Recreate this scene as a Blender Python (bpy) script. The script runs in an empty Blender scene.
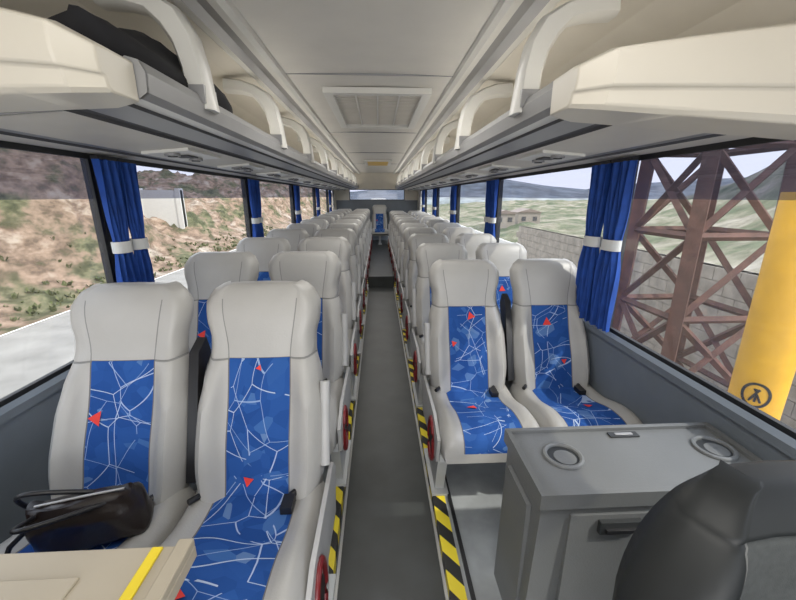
import bpy, bmesh, math, random
from math import sin, cos, pi, radians, exp, sqrt
random.seed(4)
S = bpy.context.scene
try:
    S.view_settings.view_transform = 'Standard'
except Exception: pass

# ------------------------------------------------------------------ materials
def new_mat(name):
    m = bpy.data.materials.new(name); m.use_nodes = True
    nt = m.node_tree; b = nt.nodes['Principled BSDF']
    return m, nt, b
def L(nt, a, b): nt.links.new(a, b)
def ramp(nt, src, stops):
    r = nt.nodes.new('ShaderNodeValToRGB'); L(nt, src, r.inputs[0])
    e = r.color_ramp.elements
    e[0].position, e[0].color = stops[0][0], (*stops[0][1], 1)
    e[1].position, e[1].color = stops[-1][0], (*stops[-1][1], 1)
    for p, c in stops[1:-1]:
        x = e.new(p); x.color = (*c, 1)
    return r
def mat(name, col, rough=.5, metal=0, var=.08, vscale=6, bump=0, bscale=300, spec=.5):
    m, nt, b = new_mat(name)
    tc = nt.nodes.new('ShaderNodeTexCoord')
    n = nt.nodes.new('ShaderNodeTexNoise'); n.inputs['Scale'].default_value = vscale
    n.inputs['Detail'].default_value = 4
    L(nt, tc.outputs['Object'], n.inputs['Vector'])
    lo = tuple(c*(1-var) for c in col); hi = tuple(min(1, c*(1+var)) for c in col)
    r = ramp(nt, n.outputs['Fac'], [(.3, lo), (.7, hi)])
    L(nt, r.outputs[0], b.inputs['Base Color'])
    b.inputs['Roughness'].default_value = rough; b.inputs['Metallic'].default_value = metal
    b.inputs['Specular IOR Level'].default_value = spec
    if bump:
        n2 = nt.nodes.new('ShaderNodeTexNoise'); n2.inputs['Scale'].default_value = bscale
        L(nt, tc.outputs['Object'], n2.inputs['Vector'])
        bp = nt.nodes.new('ShaderNodeBump'); bp.inputs['Strength'].default_value = bump
        bp.inputs['Distance'].default_value = .002
        L(nt, n2.outputs['Fac'], bp.inputs['Height']); L(nt, bp.outputs[0], b.inputs['Normal'])
    return m
def mixc(nt, fac, a, b):
    x = nt.nodes.new('ShaderNodeMix'); x.data_type = 'RGBA'
    if isinstance(fac, float): x.inputs[0].default_value = fac
    else: L(nt, fac, x.inputs[0])
    for s, v in ((x.inputs[6], a), (x.inputs[7], b)):
        if isinstance(v, tuple): s.default_value = (*v, 1)
        else: L(nt, v, s)
    return x.outputs[2]
def math_n(nt, op, a, b=0.0):
    x = nt.nodes.new('ShaderNodeMath'); x.operation = op
    for s, v in ((x.inputs[0], a), (x.inputs[1], b)):
        if isinstance(v, (int, float)): s.default_value = v
        else: L(nt, v, s)
    return x.outputs[0]

def fabric():
    m, nt, b = new_mat('blue_patterned_fabric')
    tc = nt.nodes.new('ShaderNodeTexCoord'); n = nt.nodes.new('ShaderNodeTexNoise')
    oi = nt.nodes.new('ShaderNodeObjectInfo')
    add = nt.nodes.new('ShaderNodeVectorMath'); add.operation = 'ADD'
    L(nt, tc.outputs['Object'], add.inputs[0])
    sc = nt.nodes.new('ShaderNodeVectorMath'); sc.operation = 'SCALE'
    L(nt, oi.outputs['Location'], sc.inputs[0]); sc.inputs['Scale'].default_value = 3.3
    L(nt, sc.outputs[0], add.inputs[1])
    P = add.outputs[0]
    n.inputs['Scale'].default_value = 3; n.inputs['Detail'].default_value = 0
    L(nt, P, n.inputs['Vector'])
    wp = nt.nodes.new('ShaderNodeVectorMath'); wp.operation = 'MULTIPLY_ADD'
    L(nt, n.outputs['Color'], wp.inputs[0]); wp.inputs[1].default_value = (.25, .25, .25); L(nt, P, wp.inputs[2])
    v0 = nt.nodes.new('ShaderNodeTexVoronoi'); v0.inputs['Scale'].default_value = 20
    L(nt, wp.outputs[0], v0.inputs['Vector'])
    sp = nt.nodes.new('ShaderNodeSeparateColor'); L(nt, v0.outputs['Color'], sp.inputs[0])
    base = ramp(nt, sp.outputs[0], [(0, (.014, .064, .25)), (.5, (.018, .076, .285)), (.84, (.022, .088, .31)), (.90, (.045, .13, .36)), (1, (.12, .21, .41))])
    cur = base.outputs[0]
    nm = nt.nodes.new('ShaderNodeTexNoise'); nm.inputs['Scale'].default_value = 8; L(nt, P, nm.inputs['Vector'])
    msk = math_n(nt, 'GREATER_THAN', nm.outputs['Fac'], .43)
    for scl, th, col, o, wv in ((4.0, .0046, (.40, .50, .70), 0, .16), (5.2, .0054, (.28, .39, .62), 7.3, .24), (3.3, .0040, (.46, .55, .70), 3.1, .2)):
        wq = nt.nodes.new('ShaderNodeVectorMath'); wq.operation = 'MULTIPLY_ADD'
        L(nt, n.outputs['Color'], wq.inputs[0]); wq.inputs[1].default_value = (wv, wv, wv); L(nt, P, wq.inputs[2])
        v = nt.nodes.new('ShaderNodeTexVoronoi'); v.feature = 'DISTANCE_TO_EDGE'; v.inputs['Scale'].default_value = scl
        a2 = nt.nodes.new('ShaderNodeVectorMath'); a2.operation = 'ADD'; a2.inputs[1].default_value = (o, o*.7, o*.3)
        L(nt, wq.outputs[0], a2.inputs[0]); L(nt, a2.outputs[0], v.inputs['Vector'])
        f = math_n(nt, 'LESS_THAN', v.outputs['Distance'], th)
        f = math_n(nt, 'MULTIPLY', math_n(nt, 'MULTIPLY', f, msk), .85)
        cur = mixc(nt, f, cur, col)
    L(nt, cur, b.inputs['Base Color']); b.inputs['Roughness'].default_value = .85
    b.inputs['Specular IOR Level'].default_value = .2
    return m
M_fab = fabric()
M_lea = mat('grey_leatherette', (.385, .378, .362), .40, var=.05, bump=.25, bscale=160)
M_lseam = mat('leather_seam', (.22, .22, .215), .7)
M_seam = mat('seam_stitch', (.13, .13, .13), .8)
M_red = mat('red_motif', (.70, .04, .03), .7)
M_shell = mat('seat_shell_plastic', (.42, .42, .42), .45)
M_blk = mat('black_plastic', (.012, .012, .014), .4)
M_leg = mat('painted_steel_leg', (.50, .51, .51), .45)
M_maroon = mat('maroon_plastic', (.17, .012, .015), .3)
M_beige = mat('ceiling_beige', (.68, .64, .56), .6, var=.03)
M_ceil = mat('ceiling_panel', (.66, .635, .58), .6, var=.03)
M_trim = mat('trim_light_grey', (.68, .67, .63), .35, var=.03)
M_grey = mat('rack_grey', (.26, .26, .265), .4, var=.05)
M_under = mat('rack_underside', (.62, .585, .52), .5, var=.03)
M_rail = mat('rack_rail_grey', (.30, .30, .305), .35, metal=.2, var=.03)
M_dark = mat('rack_dark_strip', (.07, .07, .075), .7)
M_slate = mat('wall_slate_panel', (.155, .18, .21), .5, var=.06, bump=.2, bscale=200)
M_frame = mat('window_rubber', (.015, .016, .018), .5)
M_curt = mat('blue_curtain_cloth', (.010, .060, .30), .8, var=.2, vscale=20)
M_tie = mat('curtain_tie_white', (.62, .63, .62), .7)
M_cab = mat('cabinet_grey_plastic', (.155, .162, .165), .38, var=.05, bump=.3, bscale=260)
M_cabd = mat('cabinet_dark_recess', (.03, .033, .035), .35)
M_tray = mat('console_beige_plastic', (.42, .37, .285), .45, var=.04)
M_tray_l = mat('fairing_beige', (.62, .58, .50), .4, var=.02)
M_yel = mat('yellow_tape', (.80, .62, .03), .5)
M_dlea = mat('driver_black_leather', (.015, .017, .018), .48, var=.05, vscale=2, spec=.35)
M_dfab = mat('driver_grey_fabric', (.055, .060, .060), .9, var=.12, vscale=90, bump=.3, bscale=500)
M_pipe = mat('driver_piping', (.13, .13, .125), .6)
M_bag = mat('handbag_black_leather', (.016, .011, .010), .28, var=.2, bump=.3, bscale=90)
M_black_cloth = mat('black_cloth', (.012, .012, .015), .9)
M_aisle = mat('aisle_vinyl', (.034, .038, .038), .42, var=.25, vscale=5)
M_plat = mat('platform_vinyl', (.32, .34, .35), .4, var=.15, vscale=9)
M_alu = mat('aluminium_edge', (.45, .45, .45), .35, metal=.6)

def stripe():
    m, nt, b = new_mat('hazard_tape_stripes')
    tc = nt.nodes.new('ShaderNodeTexCoord'); s = nt.nodes.new('ShaderNodeSeparateXYZ')
    L(nt, tc.outputs['Object'], s.inputs[0])
    a = math_n(nt, 'ADD', s.outputs[1], math_n(nt, 'MULTIPLY', s.outputs[0], 1.2))
    f = math_n(nt, 'FRACT', math_n(nt, 'MULTIPLY', a, 6.5))
    g = math_n(nt, 'GREATER_THAN', f, .5)
    L(nt, mixc(nt, g, (.015, .015, .015), (.80, .64, .03)), b.inputs['Base Color'])
    b.inputs['Roughness'].default_value = .5
    return m
M_str = stripe()
def glass(name, tr, col, op, gl=.06):
    m, nt, b = new_mat(name)
    nt.nodes.remove(b)
    out = [n for n in nt.nodes if n.type == 'OUTPUT_MATERIAL'][0]
    t = nt.nodes.new('ShaderNodeBsdfTransparent'); t.inputs[0].default_value = (*tr, 1)
    d = nt.nodes.new('ShaderNodeBsdfDiffuse'); d.inputs[0].default_value = (*col, 1)
    g = nt.nodes.new('ShaderNodeBsdfGlossy'); g.inputs['Roughness'].default_value = .02
    m1 = nt.nodes.new('ShaderNodeMixShader'); m1.inputs[0].default_value = op
    m2 = nt.nodes.new('ShaderNodeMixShader'); m2.inputs[0].default_value = gl
    L(nt, t.outputs[0], m1.inputs[1]); L(nt, d.outputs[0], m1.inputs[2])
    L(nt, m1.outputs[0], m2.inputs[1]); L(nt, g.outputs[0], m2.inputs[2]); L(nt, m2.outputs[0], out.inputs[0])
    return m
M_glass = glass('window_glass', (.95, .965, .97), (.7, .7, .7), .10, .05)
M_tint = glass('window_tint_band', (.46, .49, .60), (.20, .22, .32), .36, .06)

# ------------------------------------------------------------------ mesh builder
class B:
    def __init__(s): s.v=[]; s.f=[]; s.m=[]; s.mats=[]
    def mi(s, m):
        if m not in s.mats: s.mats.append(m)
        return s.mats.index(m)
    def add(s, vs, fs, m):
        o = len(s.v); s.v += [tuple(p) for p in vs]
        ms = m if isinstance(m, list) else [m]*len(fs)
        for f, mm in zip(fs, ms):
            s.f.append(tuple(i+o for i in f)); s.m.append(s.mi(mm))
    def box(s, x0, x1, y0, y1, z0, z1, m):
        vs = [(x, y, z) for z in (z0, z1) for y in (y0, y1) for x in (x0, x1)]
        s.add(vs, [(0,2,3,1),(4,5,7,6),(0,1,5,4),(2,6,7,3),(0,4,6,2),(1,3,7,5)], m)
    def hexa(s, vs, m):
        s.add(vs, [(0,2,3,1),(4,5,7,6),(0,1,5,4),(2,6,7,3),(0,4,6,2),(1,3,7,5)], m)
    def prism(s, poly, axis, a0, a1, m):
        def P(p, a):
            return (a, p[0], p[1]) if axis == 'x' else ((p[0], a, p[1]) if axis == 'y' else (p[0], p[1], a))
        n = len(poly); vs = [P(p, a0) for p in poly]+[P(p, a1) for p in poly]
        fs = [tuple(range(n))[::-1], tuple(range(n, 2*n))]+[(i, (i+1) % n, n+(i+1) % n, n+i) for i in range(n)]
        s.add(vs, fs, m)
    def grid(s, rows, m, closed=False, caps=False):
        n = len(rows[0]); vs = [p for r in rows for p in r]; fs = []; ms = []
        for i in range(len(rows)-1):
            for j in range(n if closed else n-1):
                k = (j+1) % n
                fs.append((i*n+j, i*n+k, (i+1)*n+k, (i+1)*n+j))
                ms.append(m(i, j) if callable(m) else m)
        if caps:
            fs.append(tuple(range(n))[::-1]); ms.append(m(0, 0) if callable(m) else m)
            fs.append(tuple((len(rows)-1)*n+j for j in range(n))); ms.append(m(len(rows)-2, 0) if callable(m) else m)
        s.add(vs, fs, ms)
    def tube(s, path, r, m, n=8, closed=False):
        from mathutils import Vector
        P = [Vector(p) for p in path]; rows = []
        N = len(P)
        for i, p in enumerate(P):
            if closed: t = P[(i+1) % N]-P[i-1]
            else: t = P[min(i+1, N-1)]-P[max(i-1, 0)]
            t.normalize()
            up = Vector((0, 0, 1)) if abs(t.z) < .9 else Vector((0, 1, 0))
            a = t.cross(up).normalized(); b = t.cross(a)
            rr = r(i/(N-1)) if callable(r) else r
            rows.append([p+a*cos(2*pi*k/n)*rr+b*sin(2*pi*k/n)*rr for k in range(n)])
        if closed: rows.append(rows[0])
        s.grid(rows, m, closed=True, caps=not closed)
    def cyl(s, c, r, h, m, axis='z', n=24, r2=None):
        r2 = r if r2 is None else r2
        rows = []
        for hh, rr in ((0, r), (h, r2)):
            ring = []
            for k in range(n):
                a = 2*pi*k/n; u, w = cos(a)*rr, sin(a)*rr
                ring.append({'z': (c[0]+u, c[1]+w, c[2]+hh), 'x': (c[0]+hh, c[1]+u, c[2]+w), 'y': (c[0]+u, c[1]+hh, c[2]+w)}[axis])
            rows.append(ring)
        s.grid(rows, m, closed=True, caps=True)
    def mesh(s, name, smooth=True, angle=38):
        me = bpy.data.meshes.new(name); me.from_pydata(s.v, [], s.f)
        for m in s.mats: me.materials.append(m)
        for p, i in zip(me.polygons, s.m): p.material_index = i; p.use_smooth = smooth
        bm = bmesh.new(); bm.from_mesh(me); bmesh.ops.recalc_face_normals(bm, faces=bm.faces); bm.to_mesh(me); bm.free()
        if smooth: me.set_sharp_from_angle(angle=radians(angle))
        return me
    def obj(s, name, bevel=0, loc=(0, 0, 0), **k):
        return inst(name, s.mesh(name, **k), loc, bevel)
def inst(name, me, loc=(0, 0, 0), bevel=0, rot=0):
    o = bpy.data.objects.new(name, me); S.collection.objects.link(o); o.location = loc; o.rotation_euler[2] = rot
    if bevel:
        b = o.modifiers.new('bevel', 'BEVEL'); b.width = bevel; b.segments = 2; b.limit_method = 'ANGLE'; b.angle_limit = radians(40)
    return o
def interp(t, ks):
    if t <= ks[0][0]: return ks[0][1]
    for (a, va), (b, vb) in zip(ks, ks[1:]):
        if t <= b:
            q = (t-a)/(b-a); q = q*q*(3-2*q); return va+(vb-va)*q
    return ks[-1][1]
def lerpk(t, ks):
    if t <= ks[0][0]: return ks[0][1]
    for (a, va), (b, vb) in zip(ks, ks[1:]):
        if t <= b: return va+(vb-va)*(t-a)/(b-a)
    return ks[-1][1]
def sm(a, b, x):
    q = max(0, min(1, (x-a)/(b-a))); return q*q*(3-2*q)

# ------------------------------------------------------------------ seats
OUT = [(-.12,.19),(0,.212),(.15,.225),(.38,.224),(.52,.209),(.66,.188),(.73,.188),(.83,.203),(.90,.205),(.955,.188),(.985,.162),(1.0,.13)]
def seat_back(b, out, z0, H, lean, inner, tp, mf, ml, msh, bol=.045, thick=.11, mseam=None, pil=.012, dome=.03, tops=(.975, .99), lows=(.45, .72), ip=interp):
    mseam = mseam or M_seam
    ts = sorted(set([-.12+1.12*i/34 for i in range(35)]+[tp-.005, tp, tp+.005]+list(tops)))
    def fy(x, t):
        w = ip(t, out); s = abs(x)/w
        y = lean*t - .018*sm(.66, .88, t) + dome*(1-sqrt(max(0, 1-max(0, (t-.88)/.12)**2)))
        lower = 1-sm(lows[0], lows[1], t)
        y -= lower*bol*exp(-((s-.76)/.17)**2)
        y -= (1-lower)*pil*(1-s**2)
        y += .055*max(0, (s-.80)/.20)**2
        y -= .012*lower*exp(-((t-.22)/.15)**2)
        if tp-.003 < t < tp+.003: y += .004
        return y
    rows = []
    for t in ts:
        w = ip(t, out); xs = []
        inn = min(inner*(1+.22*sm(tp, .95, t)) if tp < .85 else inner, w*.72)
        outer = [inn+.004+(w-inn-.004)*k/7 for k in range(8)]
        xs = [-x for x in outer[::-1]]+[inn*k/3 for k in range(-3, 4)]+outer
        z = z0+H*t
        fr = [(x, fy(x, t)+(.003 if abs(abs(x)-inn-.002) < .003 else 0), z) for x in xs]
        yb = lean*t+thick-(thick-dome-.02)*(1-sqrt(max(0, 1-max(0, (t-.80)/.20)**2)))
        bk = [(w*.92, yb-.02, z), (w*.6, yb, z), (0, yb+.005, z), (-w*.6, yb, z), (-w*.92, yb-.02, z)]
        rows.append(fr+bk)
    nfr = 23
    def mf_(i, j):
        t = (ts[i]+ts[i+1])/2
        if j >= nfr-1: return msh
        if 8 <= j < 14 and t < tp: return mf
        if (j == 7 or j == 14) and t < .93: return mseam if t < tp else (M_lseam if mseam is M_seam else ml)
        if tp-.006 < t < tp+.0055: return mseam if 8 <= j < 14 else (M_lseam if mseam is M_seam else ml)
        return ml
    b.grid(rows, mf_, closed=True, caps=True)
    return fy
CD = .48
def seat_mesh(name, side, var):
    b = B(); z0 = .39; H = .66; lean = .26
    fy = seat_back(b, OUT, z0, H, lean, .103, .635, M_fab, M_lea, M_shell)
    ys = [.05-(.05+CD-.07)*i/14 for i in range(15)]+[-CD+.05, -CD+.035, -CD+.02, -CD+.01, -CD+.003, -CD]
    rows = []
    inn = .132; w = .230
    def top(x, y):
        q = -y/.45
        z = .385+.045*sm(0, .7, q) - .02*exp(-((q-.35)/.25)**2)
        s = abs(x)/w
        z += .022*exp(-((s-.78)/.17)**2)
        z -= .04*max(0, (s-.82)/.18)**2
        e = max(0, (-y-(CD-.11))/.11)
        z -= .085*(1-sqrt(max(0, 1-min(1, e)**2)))
        return z
    for y in ys:
        e = max(0, (-y-(CD-.11))/.11); ww = w-.012*e
        outer = [inn+.004+(ww-inn-.004)*k/6 for k in range(7)]
        xs = [-x for x in outer[::-1]]+[inn*k/3 for k in range(-3, 4)]+outer
        fr = [(x, y, top(x, y)-(.004 if abs(abs(x)-inn-.002) < .003 else 0)) for x in xs]
        zb = .27+.03*e
        rows.append(fr+[(ww*.96, y, zb), (0, y, zb), (-ww*.96, y, zb)])
    def mc(i, j):
        if j >= 20: return M_lea
        if 7 <= j < 13: return M_fab
        if j in (6, 13): return M_seam
        return M_lea
    b.grid(rows, mc, closed=True, caps=True)
    def tri_back(x, t, r, a):
        ps = []
        for k in range(3):
            an = a+2*pi*k/3; xx = x+r*cos(an); tt = t+r*sin(an)/H
            ps.append((xx, fy(xx, tt)-.004, z0+H*tt))
        b.add(ps, [(0, 1, 2)], M_red)
    def tri_seat(x, y, r, a):
        ps = []
        for k in range(3):
            an = a+2*pi*k/3; xx = x+r*cos(an); yy = y+r*sin(an)
            ps.append((xx, yy, top(xx, yy)+.005))
        b.add(ps, [(0, 1, 2)], M_red)
    if var == 0:
        tri_back(-.03, .06, .020, .3); tri_back(.0, .59, .012, 1.2); tri_seat(-.085, -.36, .034, 1.9)
    elif var == 1:
        tri_back(-.075, .37, .026, 1.0); tri_seat(.06, -.12, .02, .5); tri_seat(.05, -.33, .02, 2.1)
    elif var == 2:
        tri_back(.02, .56, .026, 1.9); tri_back(-.08, .35, .018, .2); tri_seat(-.04, -.22, .03, 1.1)
    else:
        tri_back(-.02, .50, .028, 1.6); tri_back(.06, .2, .018, .6); tri_seat(.05, -.25, .025, .1)
    b.box(-.225, .225, -.40, -.36, .245, .285, M_leg); b.box(-.225, .225, -.02, .02, .245, .285, M_leg)
    b.box(-.20, .20, -.40, .02, .262, .285, M_shell)
    sg = 1 if side > 0 else -1
    if abs(side) == 1:
        x = sg*.205
        b.prism([(-.30, 0), (-.05, 0), (.0, .26), (-.38, .26)], 'x', x-.022, x+.022, M_leg)
        b.box(x-.04, x+.04, -.34, .0, 0, .015, M_leg)
        xs = sg*.236
        b.prism([(-.40, .25), (.10, .20), (.15, .36), (.10, .42), (-.30, .43), (-.43, .38)], 'x', xs-.007, xs+.007, M_shell)
        pth = [(sg*.246, -.27+.070*cos(a), .28+.105*sin(a)) for a in [2*pi*k/20 for k in range(20)]]
        b.tube(pth, .010, M_maroon, closed=True)
        b.cyl((sg*.243, -.27, .28), .05, sg*.006, M_blk, axis='x')
        p = [(sg*.222, lean*t+.02, z0+H*t) for t in (.10, .3, .5)]
        b.tube(p, .018, M_shell, n=10)
    else:
        b.box(-.03, .03, -.30, -.08, 0, .26, M_leg); b.box(-.05, .05, -.34, -.04, 0, .015, M_leg)
        x = sg*.235
        b.prism([(.02, .42), (.10, .38), (.26, .80), (.24, .86), (.17, .83)], 'x', x-.016, x+.016, M_blk)
    bx = .115
    b.box(bx-.018, bx+.018, -.09, -.03, top(bx, -.05)+.002, top(bx, -.05)+.026, M_blk)
    b.tube([(bx, -.03, top(bx, 0)+.012), (bx+.03, .0, top(bx, 0)+.02), (bx+.06, .03, top(bx, 0)+.01)], .012, M_blk)
    b.tube([(-bx-.06, .03, .41), (-bx-.05, -.02, .412), (-bx-.08, -.06, .415)], .010, M_blk)
    return b.mesh(name, angle=50)

PITCH = .78
LX = (-.880, -.420); RX = (.485, .957)
m_lw = seat_mesh('seat_lw', 2, 1); m_la = seat_mesh('seat_la', 1, 0)
m_ra = seat_mesh('seat_ra', -1, 2); m_rw = seat_mesh('seat_rw', -2, 3)
ZL, ZR = .10, .05
SN = 'passenger_seat'
for r in range(12):
    y = 1.05+PITCH*r
    inst(SN, m_lw, (LX[0], y, ZL)); inst(SN, m_la, (LX[1], y, ZL))
for r in range(11):
    y = 1.80+PITCH*r
    inst(SN, m_ra, (RX[0], y, ZR)); inst(SN, m_rw, (RX[1], y, ZR))
inst(SN, m_lw, (.03, 10.55, .18))

# ------------------------------------------------------------------ shell
XL, XR = -1.235, 1.165; CX = -.035; Y0, Y1 = -1.6, 11.35
WZ0, WZ1 = .78, 1.63
f = B()
AL, AR = -.19, .245
f.box(AL, AR, Y0, 6.0, -.08, 0, M_aisle)
f.box(AL, AR, 6.0, Y1, -.08, .18, M_aisle)
f.box(XL, AL, Y0, Y1, -.08, ZL, M_plat)
f.box(AR, XR, Y0, Y1, -.08, ZR, M_plat)
f.obj('floor')
t = B()
t.box(AL-.055, AL+.003, Y0, Y1, ZL-.06, ZL+.004, M_str); t.box(AL+.003, AL+.015, Y0, 5.99, 0, .006, M_alu)
t.obj('trim_1')
t = B()
t.box(AR-.003, AR+.055, Y0, Y1, ZR-.04, ZR+.004, M_str); t.box(AR-.015, AR-.003, Y0, 5.99, 0, .006, M_alu)
t.box(AR+.07, AR+.085, Y0, Y1, ZR, ZR+.012, M_frame)
t.obj('trim_2')

PILL = [-.12, 1.83, 3.78, 5.73, 7.68, 9.63]
def wall(name, x, sg):
    b = B()
    b.box(min(x, x+sg*.06), max(x, x+sg*.06), Y0, Y1, -.1, WZ0, M_slate)
    b.box(min(x, x+sg*.06), max(x, x+sg*.06), Y0, Y1, WZ1, 2.25, M_beige)
    for p in PILL:
        b.box(min(x+sg*.01, x+sg*.06), max(x+sg*.01, x+sg*.06), p-.045, p+.045, WZ0, WZ1, M_frame)
    b.box(min(x, x+sg*.06), max(x, x+sg*.06), Y1-.5, Y1, WZ0, WZ1, M_beige)
    b.prism([(x, .10), (x-sg*.03, .10), (x-sg*.03, .24), (x, .30)], 'y', Y0, Y1, M_slate)
    b.prism([(x, .74), (x-sg*.018, .745), (x-sg*.018, .775), (x, .79)], 'y', Y0, Y1, M_slate)
    return b.obj(name)
wall('wall_left', XL, -1); wall('wall_right', XR, 1)
b = B(); b.box(XL, XR, Y1, Y1+.06, -.1, 1.35, M_slate); b.box(XL, XR, Y1, Y1+.06, 1.66, 2.25, M_beige)
b.box(XL, -.85, Y1, Y1+.06, 1.35, 1.66, M_beige); b.box(.78, XR, Y1, Y1+.06, 1.35, 1.66, M_beige)
b.obj('wall_back')
b = B(); b.box(XL, XR, Y0-.06, Y0, -.1, .75, M_slate); b.box(XL, XR, Y0-.06, Y0, 2.05, 2.25, M_beige); b.obj('wall_front')
wn = 1
edges = [Y0]+PILL+[Y1-.5]
for x, sg in ((XL, -1), (XR, 1)):
    for a, c in zip(edges, edges[1:]):
        b = B(); a2, c2 = a+(.045 if a != Y0 else 0), c-(.045 if c != Y1-.5 else 0)
        X0, X1 = sorted((x+sg*.012, x+sg*.03)); fr = .022
        b.box(X0, X1, a2, c2, WZ0, WZ0+fr, M_frame); b.box(X0, X1, a2, c2, WZ1-fr, WZ1, M_frame)
        b.box(X0, X1, a2, a2+fr, WZ0+fr, WZ1-fr, M_frame); b.box(X0, X1, c2-fr, c2, WZ0+fr, WZ1-fr, M_frame)
        xm = x+sg*.022
        b.add([(xm, a2+fr, WZ0+fr), (xm, c2-fr, WZ0+fr), (xm, c2-fr, 1.44), (xm, a2+fr, 1.44)], [(0, 1, 2, 3)], M_glass)
        b.add([(xm, a2+fr, 1.44), (xm, c2-fr, 1.44), (xm, c2-fr, WZ1-fr), (xm, a2+fr, WZ1-fr)], [(0, 1, 2, 3)], M_tint)
        b.obj('window_%d' % wn, smooth=False); wn += 1
b = B(); b.add([(-.85, Y1+.03, 1.35), (.78, Y1+.03, 1.35), (.78, Y1+.03, 1.66), (-.85, Y1+.03, 1.66)], [(0, 1, 2, 3)], M_tint)
for x0, x1, z0, z1 in ((-.85, .78, 1.35, 1.37), (-.85, .78, 1.64, 1.66), (-.85, -.83, 1.37, 1.64), (.76, .78, 1.37, 1.64)):
    b.box(x0, x1, Y1-.005, Y1+.025, z0, z1, M_frame)
b.obj('window_%d' % wn, smooth=False)

HC = 2.11
def ext(b, pts, mats, sg, y0=Y0, y1=Y1):
    P = [(CX+sg*p[0], p[1]) for p in pts]
    for i, m in enumerate(mats):
        (xa, za), (xb, zb) = P[i], P[i+1]
        b.add([(xa, y0, za), (xb, y0, zb), (xb, y1, zb), (xa, y1, za)], [(0, 1, 2, 3)], m)
b = B()
for sg in (-1, 1):
    ext(b, [(0, HC+.01), (.30, HC+.005), (.47, HC), (.475, HC-.02), (.50, HC-.028), (.535, HC-.022), (.545, HC+.0), (.60, HC+.01), (.64, HC-.004), (.67, HC-.004), (.69, HC+.01), (.80, HC), (.95, HC-.04), (1.08, HC-.12), (1.17, HC-.25), (1.20, 1.64)],
        [M_ceil, M_ceil, M_trim, M_trim, M_trim, M_trim, M_grey, M_grey, M_trim, M_trim, M_beige, M_beige, M_beige, M_beige, M_beige], sg)
b.box(XL-.06, XR+.06, Y0-.06, Y1+.06, 2.25, 2.29, M_beige)
for y in (2.35, 4.3, 6.2, 8.2):
    b.box(CX-.47, CX+.47, y, y+.006, HC-.002, HC+.008, M_grey)
b.obj('ceiling', angle=30)

RACK = [(1.195, 1.68), (.80, 1.72), (.60, 1.735), (.595, 1.765), (.575, 1.780), (.545, 1.772), (.532, 1.745), (.535, 1.70), (.555, 1.686), (.60, 1.684), (.605, 1.675), (.70, 1.664), (.71, 1.670), (.74, 1.667), (.745, 1.657), (1.02, 1.635), (1.03, 1.642), (1.08, 1.638), (1.09, 1.630), (1.195, 1.628)]
def rack(name, sg, ys):
    b = B()
    ms = [M_under, M_under, M_rail, M_rail, M_rail, M_rail, M_grey, M_rail, M_trim, M_dark, M_grey, M_dark, M_dark, M_dark, M_under, M_dark, M_grey, M_dark, M_under]
    ext(b, RACK, ms, sg, ys, Y1-.02)
    for ya in (ys, Y1-.03):
        b.prism([(CX+sg*p[0], p[1]) for p in RACK], 'y', ya, ya+.01, M_rail)
    y = ys+.70
    while y < Y1-.5:
        xs = sorted((CX+sg*.78, CX+sg*.98))
        zc = lambda X: 1.657-(abs(X-CX)-.745)*(.022/.275)
        b.hexa([(xs[0], y, zc(xs[0])-.012), (xs[1], y, zc(xs[1])-.012), (xs[0], y+.34, zc(xs[0])-.012), (xs[1], y+.34, zc(xs[1])-.012),
                (xs[0], y, zc(xs[0])+.002), (xs[1], y, zc(xs[1])+.002), (xs[0], y+.34, zc(xs[0])+.002), (xs[1], y+.34, zc(xs[1])+.002)], M_trim)
        xm = CX+sg*.88
        for k in (.06, .28):
            b.cyl((xm, y+k, zc(xm)-.022), .032, .012, M_grey, n=20); b.cyl((xm, y+k, zc(xm)-.026), .02, .006, M_blk, n=16)
        b.box(xm-.04, xm+.04, y+.12, y+.22, zc(xm)-.016, zc(xm)-.010, M_dark)
        y += PITCH
    return b.obj(name, angle=30)
RY = 1.055
rack('luggage_rack', -1, RY); rack('luggage_rack', 1, RY)

def bracket(sg, y):
    b = B()
    path = [(.556, 1.73), (.556, 1.79), (.562, 1.86), (.580, 1.935), (.615, 1.995), (.67, 2.035), (.74, 2.055), (.83, 2.062)]
    rows = []
    n = len(path)
    for i, (x, z) in enumerate(path):
        x0, z0 = path[max(0, i-1)]; x1, z1 = path[min(n-1, i+1)]
        dx, dz = x1-x0, z1-z0; l = math.hypot(dx, dz); nx, nz = dz/l, -dx/l
        h = interp(i/(n-1), [(0, .046), (.2, .036), (.6, .040), (1, .05)])
        if i > 4: h *= .7
        d = .042
        sec = [(-h, -d*.6), (-h*.7, -d), (h*.7, -d), (h, -d*.6), (h, d*.6), (h*.7, d), (-h*.7, d), (-h, d*.6)]
        rows.append([(CX+sg*(x+nx*u), y+v, z+nz*u) for u, v in sec])
    b.grid(rows, M_trim, closed=True, caps=True)
    b.box(*sorted((CX+sg*.525, CX+sg*.605)), y-.05, y+.05, 1.745, 1.80, M_rail)
    return b.mesh('rack_bracket', angle=50)
mb = {sg: bracket(sg, 0) for sg in (-1, 1)}
for sg in (-1, 1):
    for k in range(10):
        inst('rack_bracket', mb[sg], (0, 1.42+1.0*k, 0))
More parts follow.
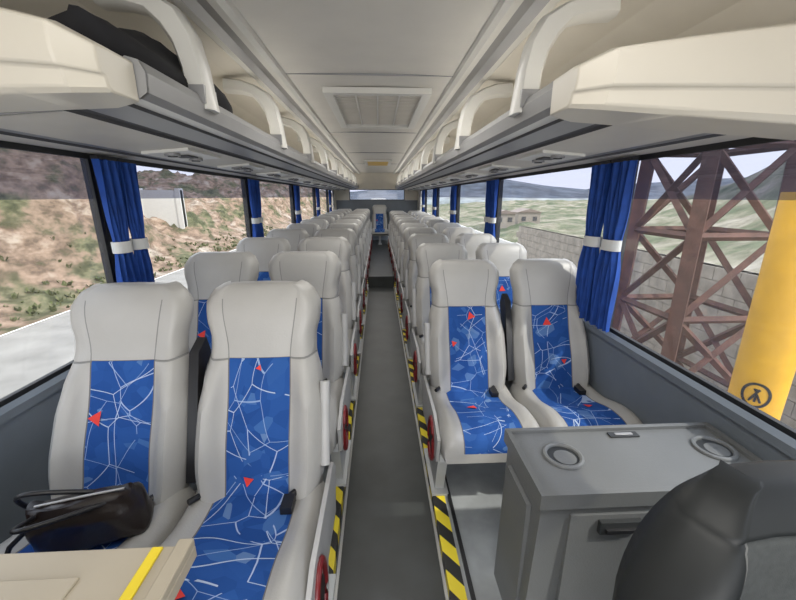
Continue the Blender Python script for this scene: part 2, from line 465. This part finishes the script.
def endcap(sg, ztop0, ztop1, zb0, zb1, x0):
    b = B(); rows = []
    N = 12
    for i in range(N+1):
        q = i/N; x = x0+(1.19-x0)*q
        zt = ztop0+(ztop1-ztop0)*(q**.8); zb = zb0+(zb1-zb0)*q
        e = 1-(1-min(1, q/.08))**2; zm = (zt+zb)/2
        hh = (zt-zb)/2*(.80+.20*e); y0 = .86+.05*(1-e)-.03*q; y1 = 1.053
        sec = [(y0+.045, zm+hh), (y0+.012, zm+hh*.86), (y0+.012, zm+hh*.1), (y0+.018, zm-hh*.30), (y0+.030, zm-hh*.36), (y0+.036, zm-hh*.85), (y0+.05, zm-hh), (y1, zm-hh), (y1, zm+hh)]
        rows.append([(CX+sg*x, yy, zz) for yy, zz in sec])
    b.grid(rows, M_tray_l, closed=True, caps=True)
    return b.obj('rack_end_fairing', bevel=.004, angle=30)
endcap(-1, 1.775, 1.89, 1.665, 1.635, .555)
endcap(1, 1.75, 1.840, 1.645, 1.60, .49)

b = B()
gx0, gx1, gy0, gy1, gz = -.34, .35, 2.60, 3.85, HC+.002
for x0, x1, y0, y1 in ((gx0, gx1, gy0, gy0+.06), (gx0, gx1, gy1-.06, gy1), (gx0, gx0+.06, gy0+.06, gy1-.06), (gx1-.06, gx1, gy0+.06, gy1-.06)):
    b.box(x0, x1, y0, y1, gz-.035, gz, M_trim)
b.box(gx0+.06, gx1-.06, gy0+.06, gy1-.06, gz-.004, gz, M_dark)
y = gy0+.075
while y < gy1-.085:
    b.box(gx0+.06, gx1-.06, y, y+.022, gz-.014, gz-.007, M_under); y += .046
for x in (gx0+.2, (gx0+gx1)/2, gx1-.2): b.box(x-.005, x+.005, gy0+.06, gy1-.06, gz-.020, gz-.014, M_trim)
b.obj('air_return_grille')
b = B(); b.box(-.26, .26, 7.3, 8.3, HC-.03, HC+.004, M_trim); b.box(-.2, .2, 7.38, 8.22, HC-.036, HC-.028, mat('lamp_warm', (.75, .5, .12), .5))
b.obj('roof_hatch', bevel=.01)

# ------------------------------------------------------------------ curtains
def curtain(x, sg, yc, w, ph):
    b = B(); rows = []
    zt, zb, ztie = 1.605, .80, 1.225
    for i in range(41):
        z = zt+(zb-zt)*i/40
        g = exp(-((z-ztie)/.10)**2)
        ww = w*(1-.30*g)
        amp = .018*(1-.25*g)
        row = []
        for k in range(57):
            q = k/56
            yy = yc+(q-.5)*ww
            xx = x-sg*(.035+amp*sin(q*pi*2*5+ph+.6*sin(z*5))+.006*sin(q*17+z*9))
            row.append((xx, yy, z))
        rows.append(row)
    b.grid(rows, M_curt)
    r = [(x-sg*(.037+.034*cos(a)), yc+w*.40*sin(a)) for a in [2*pi*k/24 for k in range(24)]]
    b.grid([[(p[0], p[1], z) for p in r] for z in (ztie-.026, ztie-.012, ztie+.012, ztie+.026)], M_tie, closed=True)
    b.box(*sorted((x-sg*.02, x-sg*.05)), yc-w*.5, yc+w*.5, 1.605, 1.62, M_blk)
    b.obj('window_curtain', angle=80)
for x, sg in ((XL, -1), (XR, 1)):
    for i, p in enumerate(PILL[1:]):
        for d, w in (((-.035, .125), (.095, .125)) if sg < 0 else ((-.08, .155), (.085, .155))):
            curtain(x, sg, p+d, w, random.random()*6)

# ------------------------------------------------------------------ front cabinet
b = B()
cx0, cx1, cy0, cy1, ct = .425, 1.150, .79, 1.09, .68
b.hexa([(cx0+.0, cy0+.03, ZR), (cx1, cy0+.03, ZR), (cx0, cy1-.02, ZR), (cx1, cy1-.02, ZR), (cx0+.012, cy0+.015, ct-.05), (cx1, cy0+.015, ct-.05), (cx0+.012, cy1-.012, ct-.05), (cx1, cy1-.012, ct-.05)], M_cab)
b.box(cx0, cx1+.005, cy0, cy1, ct-.048, ct-.012, M_cab)
rw = .016
for x0, x1, y0, y1 in ((cx0, cx1+.005, cy0, cy0+rw), (cx0, cx1+.005, cy1-rw, cy1), (cx0, cx0+rw, cy0+rw, cy1-rw), (cx1-rw, cx1+.005, cy0+rw, cy1-rw)):
    b.box(x0, x1, y0, y1, ct-.013, ct, M_cab)
def cup(x, y, r):
    pth = [(x+r*cos(2*pi*k/28), y+r*sin(2*pi*k/28), ct-.010) for k in range(28)]
    b.tube(pth, .008, M_cab, closed=True)
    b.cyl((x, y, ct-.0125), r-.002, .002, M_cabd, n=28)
    b.cyl((x+.004, y-.006, ct-.0105), r*.62, .001, M_cab, n=28)
cup(.565, .955, .054); cup(1.068, .965, .054)
b.box(.77, .87, 1.035, 1.06, ct-.012, ct-.006, M_cabd); b.box(.79, .85, 1.042, 1.053, ct-.006, ct-.004, M_alu)
b.box(.52, 1.08, cy0+.008, cy0+.02, .14, .60, M_cab)
b.box(.60, .72, cy0-.006, cy0+.012, .545, .585, M_cabd); b.box(.615, .705, cy0-.014, cy0-.004, .553, .566, M_blk)
b.box(cx0-.004, cx0+.01, .86, 1.03, .15, .58, M_cab)
b.obj('storage_cabinet', bevel=.008)

# ------------------------------------------------------------------ driver seat
b = B()
DO = [(-.12,.22),(0,.25),(.3,.285),(.50,.303),(.60,.304),(.68,.295),(.75,.278),(.81,.255),(.86,.231),(.90,.208),(.935,.187),(.96,.168),(.98,.146),(.993,.120),(1,.09)]
seat_back(b, DO, .335, .62, .15, .150, .915, M_dfab, M_dlea, M_dlea, bol=.045, thick=.11, mseam=M_pipe, pil=.0, dome=.045, tops=(.89, .90, .93, .94, .955, .965, .975, .985, .992, .997), lows=(.70, 1.02), ip=lerpk)
rows = []
for i in range(16):
    y = .05-.50*i/15; e = max(0, (-y-.35)/.10); w = .27-.02*e
    rows.append([(w*s, y, .38-.02*(1-abs(s)**2)+.02*exp(-((abs(s)-.8)/.15)**2)-.05*max(0, abs(s)-.85)/.15-.05*(1-sqrt(max(0, 1-e*e)))) for s in [k/8 for k in range(-8, 9)]]+[(w, y, .27), (-w, y, .27)])
b.grid(rows, lambda i, j: M_dfab if 4 <= j < 12 else M_dlea, closed=True, caps=True)
b.box(-.20, .20, -.38, .05, .22, .275, M_blk); b.prism([(-.14, .02), (.14, .02), (.1, .23), (-.1, .23)], 'y', -.3, -.02, M_blk)
b.box(-.24, .24, -.40, .06, 0, .025, M_leg)
b.obj('driver_seat', loc=(.685, .29, ZR), angle=80)

# ------------------------------------------------------------------ front left console
b = B()
tx0, tx1, ty0, ty1, tz = -1.19, -.38, .10, .610, .778
b.box(tx0, tx1-.02, ty0, .55, ZL, tz-.03, M_tray)
b.box(tx0, tx1, ty0, ty1, tz-.036, tz-.008, M_tray)
b.box(tx1-.030, tx1, ty0, ty1, tz-.008, tz+.010, M_tray)
b.box(-.462, -.440, ty0, ty1-.004, tz-.009, tz-.003, M_yel)
b.box(-1.12, -.56, ty0+.03, ty1-.06, tz-.008, tz-.003, M_tray)
b.obj('front_console', bevel=.010)

# ------------------------------------------------------------------ handbag
b = B(); rows = []
for i in range(13):
    q = i/12; z = .165*q
    w = interp(q, [(0, .11), (.15, .14), (.6, .138), (1, .118)]); d = interp(q, [(0, .045), (.2, .068), (.7, .056), (1, .020)])
    rows.append([(w*math.copysign(abs(cos(a))**.6, cos(a)), d*math.copysign(abs(sin(a))**.7, sin(a))+.005*sin(5*a+q*7), z+.008*sin(3*a)) for a in [2*pi*k/32 for k in range(32)]])
b.grid(rows, M_bag, closed=True, caps=True)
for s in (-1, 1):
    b.tube([(-.115-.015*s+.16*k/14-.06*sin(pi*k/14), s*(.02+.03*sin(pi*k/14))-.04*sin(pi*k/14), .15+.06*sin(pi*k/14)) for k in range(15)], .0065, M_blk)
b.tube([(-.10, 0, .168), (0, 0, .170), (.10, 0, .168)], .0035, M_alu)
b.tube([(-.11, -.01, .12), (-.165, -.04, .08), (-.185, -.07, .035), (-.16, -.11, .014), (-.08, -.12, .012), (-.09, -.06, .03)], .0065, M_blk)
o = b.obj('handbag', loc=(-.825, .905, .508), angle=70); o.rotation_euler = (radians(16), 0, radians(16))

b = B(); rows = []
for i in range(25):
    q = i/24; y = 1.075+.95*q
    r = .095*sin(pi*min(1, .16+q*.83))**.6
    rows.append([(-.735+r*1.25*cos(a)*(1+.15*sin(3*a+q*9)), y+.02*sin(4*a), 1.815+max(-.085, r*sin(a)*(1.05+.22*sin(6*q*3+2*a)))) for a in [2*pi*k/24 for k in range(24)]])
b.grid(rows, M_black_cloth, closed=True, caps=True)
b.obj('folded_jacket', angle=80)

# ------------------------------------------------------------------ exterior
def ground_mat(name, cols, sc, stretch=(1, 1, 1), mul=.7, s2=5):
    m, nt, b = new_mat(name)
    g = nt.nodes.new('ShaderNodeNewGeometry')
    mp = nt.nodes.new('ShaderNodeMapping'); mp.inputs['Scale'].default_value = stretch
    L(nt, g.outputs['Position'], mp.inputs['Vector'])
    n = nt.nodes.new('ShaderNodeTexNoise'); n.inputs['Scale'].default_value = sc; n.inputs['Detail'].default_value = 10; n.inputs['Roughness'].default_value = .62
    L(nt, mp.outputs[0], n.inputs['Vector'])
    r = ramp(nt, n.outputs['Fac'], cols)
    n3 = nt.nodes.new('ShaderNodeTexNoise'); n3.inputs['Scale'].default_value = sc*s2; n3.inputs['Detail'].default_value = 8; n3.inputs['Roughness'].default_value = .7
    L(nt, mp.outputs[0], n3.inputs['Vector'])
    r3 = ramp(nt, n3.outputs['Fac'], [(.40, (.38, .36, .35)), (.58, (1, 1, 1))])
    mx = nt.nodes.new('ShaderNodeMix'); mx.data_type = 'RGBA'; mx.blend_type = 'MULTIPLY'; mx.inputs[0].default_value = mul
    L(nt, r.outputs[0], mx.inputs[6]); L(nt, r3.outputs[0], mx.inputs[7])
    L(nt, mx.outputs[2], b.inputs['Base Color']); b.inputs['Roughness'].default_value = .95; b.inputs['Specular IOR Level'].default_value = .1
    return m
M_bank = ground_mat('rocky_bank', [(.37, (.11, .12, .06)), (.44, (.19, .18, .10)), (.49, (.28, .20, .14)), (.55, (.34, .24, .17)), (.61, (.42, .34, .26)), (.70, (.50, .44, .37))], .42, (1, 1, 2.0), .8, 4)
M_grass = ground_mat('olive_hill', [(.36, (.09, .115, .065)), (.46, (.16, .17, .105)), (.54, (.25, .235, .165)), (.62, (.34, .305, .235)), (.7, (.40, .365, .30))], .30, (1, 1, 1), .5)
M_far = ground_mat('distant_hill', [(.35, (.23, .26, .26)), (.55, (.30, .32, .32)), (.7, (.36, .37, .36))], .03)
M_road = mat('asphalt_pale', (.30, .285, .255), .95, var=.2, vscale=1.5)
M_rust = mat('rusty_steel', (.110, .050, .036), .8, var=.35, vscale=8)
M_post = mat('yellow_post_paint', (.80, .42, .02), .5, var=.08)
M_blkw = mat('concrete_block', (.33, .29, .24), .95, var=.25, vscale=5)
M_house = mat('shed_wall', (.32, .28, .24), .9); M_roof = mat('shed_roof', (.25, .20, .17), .9)
GZ = -1.35
import mathutils
nz = mathutils.noise.noise
def terrain(name, x0, x1, y0, y1, nx, ny, hf, m, bias=1.0, ang=70):
    b = B(); rows = []
    for j in range(ny+1):
        y = y0+(y1-y0)*(j/ny)**bias
        rows.append([(x0+(x1-x0)*(i/nx)**bias, y, hf(x0+(x1-x0)*(i/nx)**bias, y)) for i in range(nx+1)])
    b.grid(rows, m); return b.obj(name, angle=ang)
def hl(x, y):
    d = -x-8.5
    top = 9.5*(1-sm(14, 21, y))+2.3+2.6*sm(24, 50, y)
    h = top*(.65*sm(.8, 4, d)+.35*sm(3, 10, d))+.30*sm(0, .8, d)
    k = sm(.8, 3, d)
    h += k*(1.0*nz((x*.4, y*.35, 0))+.55*nz((x*1.1, y*1.0, 3))+.40*nz((x*2.6, y*2.6, 8))+.2*abs(nz((x*5, y*5, 2))))
    return GZ-.02+max(0, h) if d > 0 else GZ-.02
terrain('hillside_terrain', -8.0, -90, -10, 105, 170, 260, hl, M_bank, 1.8, 25)
M_bush = ground_mat('scrub_leaves', [(.4, (.09, .11, .04)), (.5, (.15, .17, .07)), (.6, (.22, .22, .11)), (.7, (.30, .27, .18))], 6)
b = B()
for k in range(520):
    y = random.uniform(1, 34); x = -8.2-abs(random.gauss(0, .9)); z = hl(x, y)-.03
    R = random.uniform(.03, .10)
    for q in range(7):
        a = random.uniform(0, 2*pi); hgt = R*random.uniform(1.0, 2.2); ln = R*random.uniform(.5, 1.2)
        px_, py_ = x+cos(a)*R*.4, y+sin(a)*R*.4
        tx, ty = cos(a)*ln, sin(a)*ln; nx_, ny_ = -sin(a)*R*.45, cos(a)*R*.45
        b.add([(px_-nx_*.6, py_-ny_*.6, z), (px_+nx_*.6, py_+ny_*.6, z), (px_+tx*.6+nx_, py_+ty*.6+ny_, z+hgt*.65), (px_+tx, py_+ty, z+hgt), (px_+tx*.6-nx_, py_+ty*.6-ny_, z+hgt*.65)], [(0, 1, 2, 3, 4)], M_bush)
b.obj('scrub_tufts', smooth=False)
def hr(x, y):
    d = x-6
    a = x/max(1, y)
    h = (8.5*sm(.66, 1.5, a))*sm(1, 26, d)+1.6*sm(0, 40, d)
    h += sm(0, 4, d)*(.6*nz((x*.2, y*.2, 5))+.3*nz((x*.7, y*.7, 5)))
    return GZ-.02+h
terrain('meadow_terrain', 6.1, 110, -12, 118, 90, 110, hr, M_grass, 1.5)
b = B(); b.box(-7.9, 6.0, -14, 118, GZ-.3, GZ, M_road); b.obj('road_ground')
def hf(x, y): return GZ+(9+7*nz((x*.012, 1, 0))+5*nz((x*.03, 7, 0)))*sm(119, 200, y)*(.35+.65*sm(-60, 40, x))
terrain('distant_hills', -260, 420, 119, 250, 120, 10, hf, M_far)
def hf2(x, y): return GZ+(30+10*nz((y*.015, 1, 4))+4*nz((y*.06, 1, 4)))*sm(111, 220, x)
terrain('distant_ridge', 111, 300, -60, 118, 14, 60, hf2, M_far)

b = B()
for r in range(9):
    for k in range(24):
        y = 3.1+k*.42+(.21 if r % 2 else 0)
        b.box(5.0, 5.2, y, y+.41, GZ+r*.2, GZ+r*.2+.19, M_blkw)
b.box(5.02, 5.18, 3.1, 13.2, GZ, GZ+1.79, M_blkw)
b.obj('cinder_block_wall', smooth=False)
b = B()
for k in range(26): b.box(5.72, 5.8, 14+k*1.6, 14.12+k*1.6, GZ, GZ+.9, M_alu)
b.box(5.65, 5.72, 14, 55, GZ+.55, GZ+.9, M_trim); b.obj('guard_rail')
for x, y, w, h in ((11.2, 33, 1.8, 1.2), (14.6, 36, 2.2, 1.3)):
    g0 = hr(x, y)
    b = B(); b.box(x-w/2, x+w/2, y, y+2.5, g0-.3, g0+h, M_house)
    b.prism([(x-w/2-.15, g0+h), (x+w/2+.15, g0+h), (x, g0+h+.35)], 'y', y-.1, y+2.6, M_roof)
    for k in (-1, 1): b.box(x+k*w/4-.2, x+k*w/4+.2, y-.03, y, g0+.5, g0+.9, M_dark)
    b.obj('roadside_shed', smooth=False)
b = B(); b.box(-22, -11.0, 22, 22.25, GZ, GZ+3.15, M_trim)
for k in range(6): b.box(-22+k*2.15, -21.75+k*2.15, 21.92, 22.33, GZ, GZ+3.25, M_trim)
b.obj('boundary_wall')
b = B(); px, py, pw, ph = 3.35, 3.75, .95, 6.5
def corner(i, z):
    s = 1-.05*(z-GZ); hw = pw/2*s
    return (px+(-1, 1, 1, -1)[i]*hw, py+(-1, -1, 1, 1)[i]*hw, z)
def beam(p, q, r): b.tube([p, q], r, M_rust, n=4)
for i in range(4): beam(corner(i, GZ), corner(i, GZ+ph), .085)
nl = 8
for l in range(nl):
    za, zb = GZ+ph*l/nl, GZ+ph*(l+1)/nl
    for i in range(4):
        j = (i+1) % 4
        beam(corner(i, za), corner(j, zb), .040)
        if l % 2: beam(corner(j, za), corner(i, zb), .040)
        beam(corner(i, zb), corner(j, zb), .038)
b.obj('lattice_pylon', smooth=False)
b = B(); b.cyl((0, 0, GZ), .16, 2.83, M_post, n=32); b.cyl((0, 0, GZ), .22, .06, M_post, n=32)
rr = .165
AN = math.atan2(-2.35, -2.85)
def onpost(u, v):
    a = AN+u/.16
    return (rr*cos(a), rr*sin(a), .04+v)
ro = [onpost(.085*cos(t), .10*sin(t)) for t in [2*pi*k/28 for k in range(28)]]
ri = [onpost(.066*cos(t), .081*sin(t)) for t in [2*pi*k/28 for k in range(28)]]
b.grid([ro, ri], M_blk, closed=True)
for u in (-.03, 0, .03): b.tube([onpost(u, -.05), onpost(u*.3, .0), onpost(-u*.5, .05)], .008, M_blk, n=5)
b.tube([onpost(-.09+.18*k/8, -.15) for k in range(9)], .012, M_blk, n=5)
b.obj('yellow_bollard_post', loc=(2.88, 2.40, 0))

# ------------------------------------------------------------------ light
w = bpy.data.worlds.new('sky'); S.world = w; w.use_nodes = True
nt = w.node_tree; bg = nt.nodes['Background']
tc = nt.nodes.new('ShaderNodeTexCoord'); sp = nt.nodes.new('ShaderNodeSeparateXYZ'); L(nt, tc.outputs['Generated'], sp.inputs[0])
r = ramp(nt, sp.outputs[2], [(.0, (1.0, .99, 1.0)), (.3, (.89, .93, 1.0)), (1, (.68, .79, 1.0))])
L(nt, r.outputs[0], bg.inputs[0]); bg.inputs[1].default_value = 2.8
sl = bpy.data.lights.new('sun', 'SUN'); sl.energy = 3.3; sl.angle = radians(1.5); sl.color = (1, .94, .84)
so = bpy.data.objects.new('sun', sl); S.collection.objects.link(so); so.rotation_euler = (radians(20), radians(38), 0)
for i, y in enumerate((.2, 2.2, 4.8, 6.8, 9.2)):
    al = bpy.data.lights.new('cabin_fill', 'AREA'); al.shape = 'RECTANGLE'; al.size = .6; al.size_y = 1.2 if i else .8; al.energy = 9 if i else 10; al.color = (1, .97, .92)  # added fill lamps to lift the interior; no light fixtures modelled here
    ao = bpy.data.objects.new('cabin_fill', al); S.collection.objects.link(ao); ao.location = (0, y, HC-.05)
for sg in (-1, 1):
    al = bpy.data.lights.new('ceiling_fill', 'AREA'); al.shape = 'RECTANGLE'; al.size = .05; al.size_y = 10; al.energy = 11; al.color = (1, .95, .86)  # added fill hidden behind the rail, aimed up to brighten the ceiling
    ao = bpy.data.objects.new('ceiling_fill', al); S.collection.objects.link(ao); ao.location = (CX+sg*.66, 6.2, 1.755)
    ao.rotation_euler = (pi, sg*radians(-22), 0)
al = bpy.data.lights.new('front_fill', 'AREA'); al.size = .9; al.energy = 19; al.color = (1, .96, .9)  # added fill lamp behind the camera, facing up and rearward; not a fixture
ao = bpy.data.objects.new('front_fill', al); S.collection.objects.link(ao); ao.location = (0, -1.2, 1.0); ao.rotation_euler = (radians(125), 0, 0)
# camera
cd = bpy.data.cameras.new('camera'); cd.sensor_width = 36; cd.lens = 36*370/796; cd.clip_start = .02; cd.clip_end = 1000
co = bpy.data.objects.new('camera', cd); S.collection.objects.link(co)
co.location = (0, 0, 1.45); co.rotation_euler = (radians(90-15.6), 0, radians(-2.94))
S.camera = co
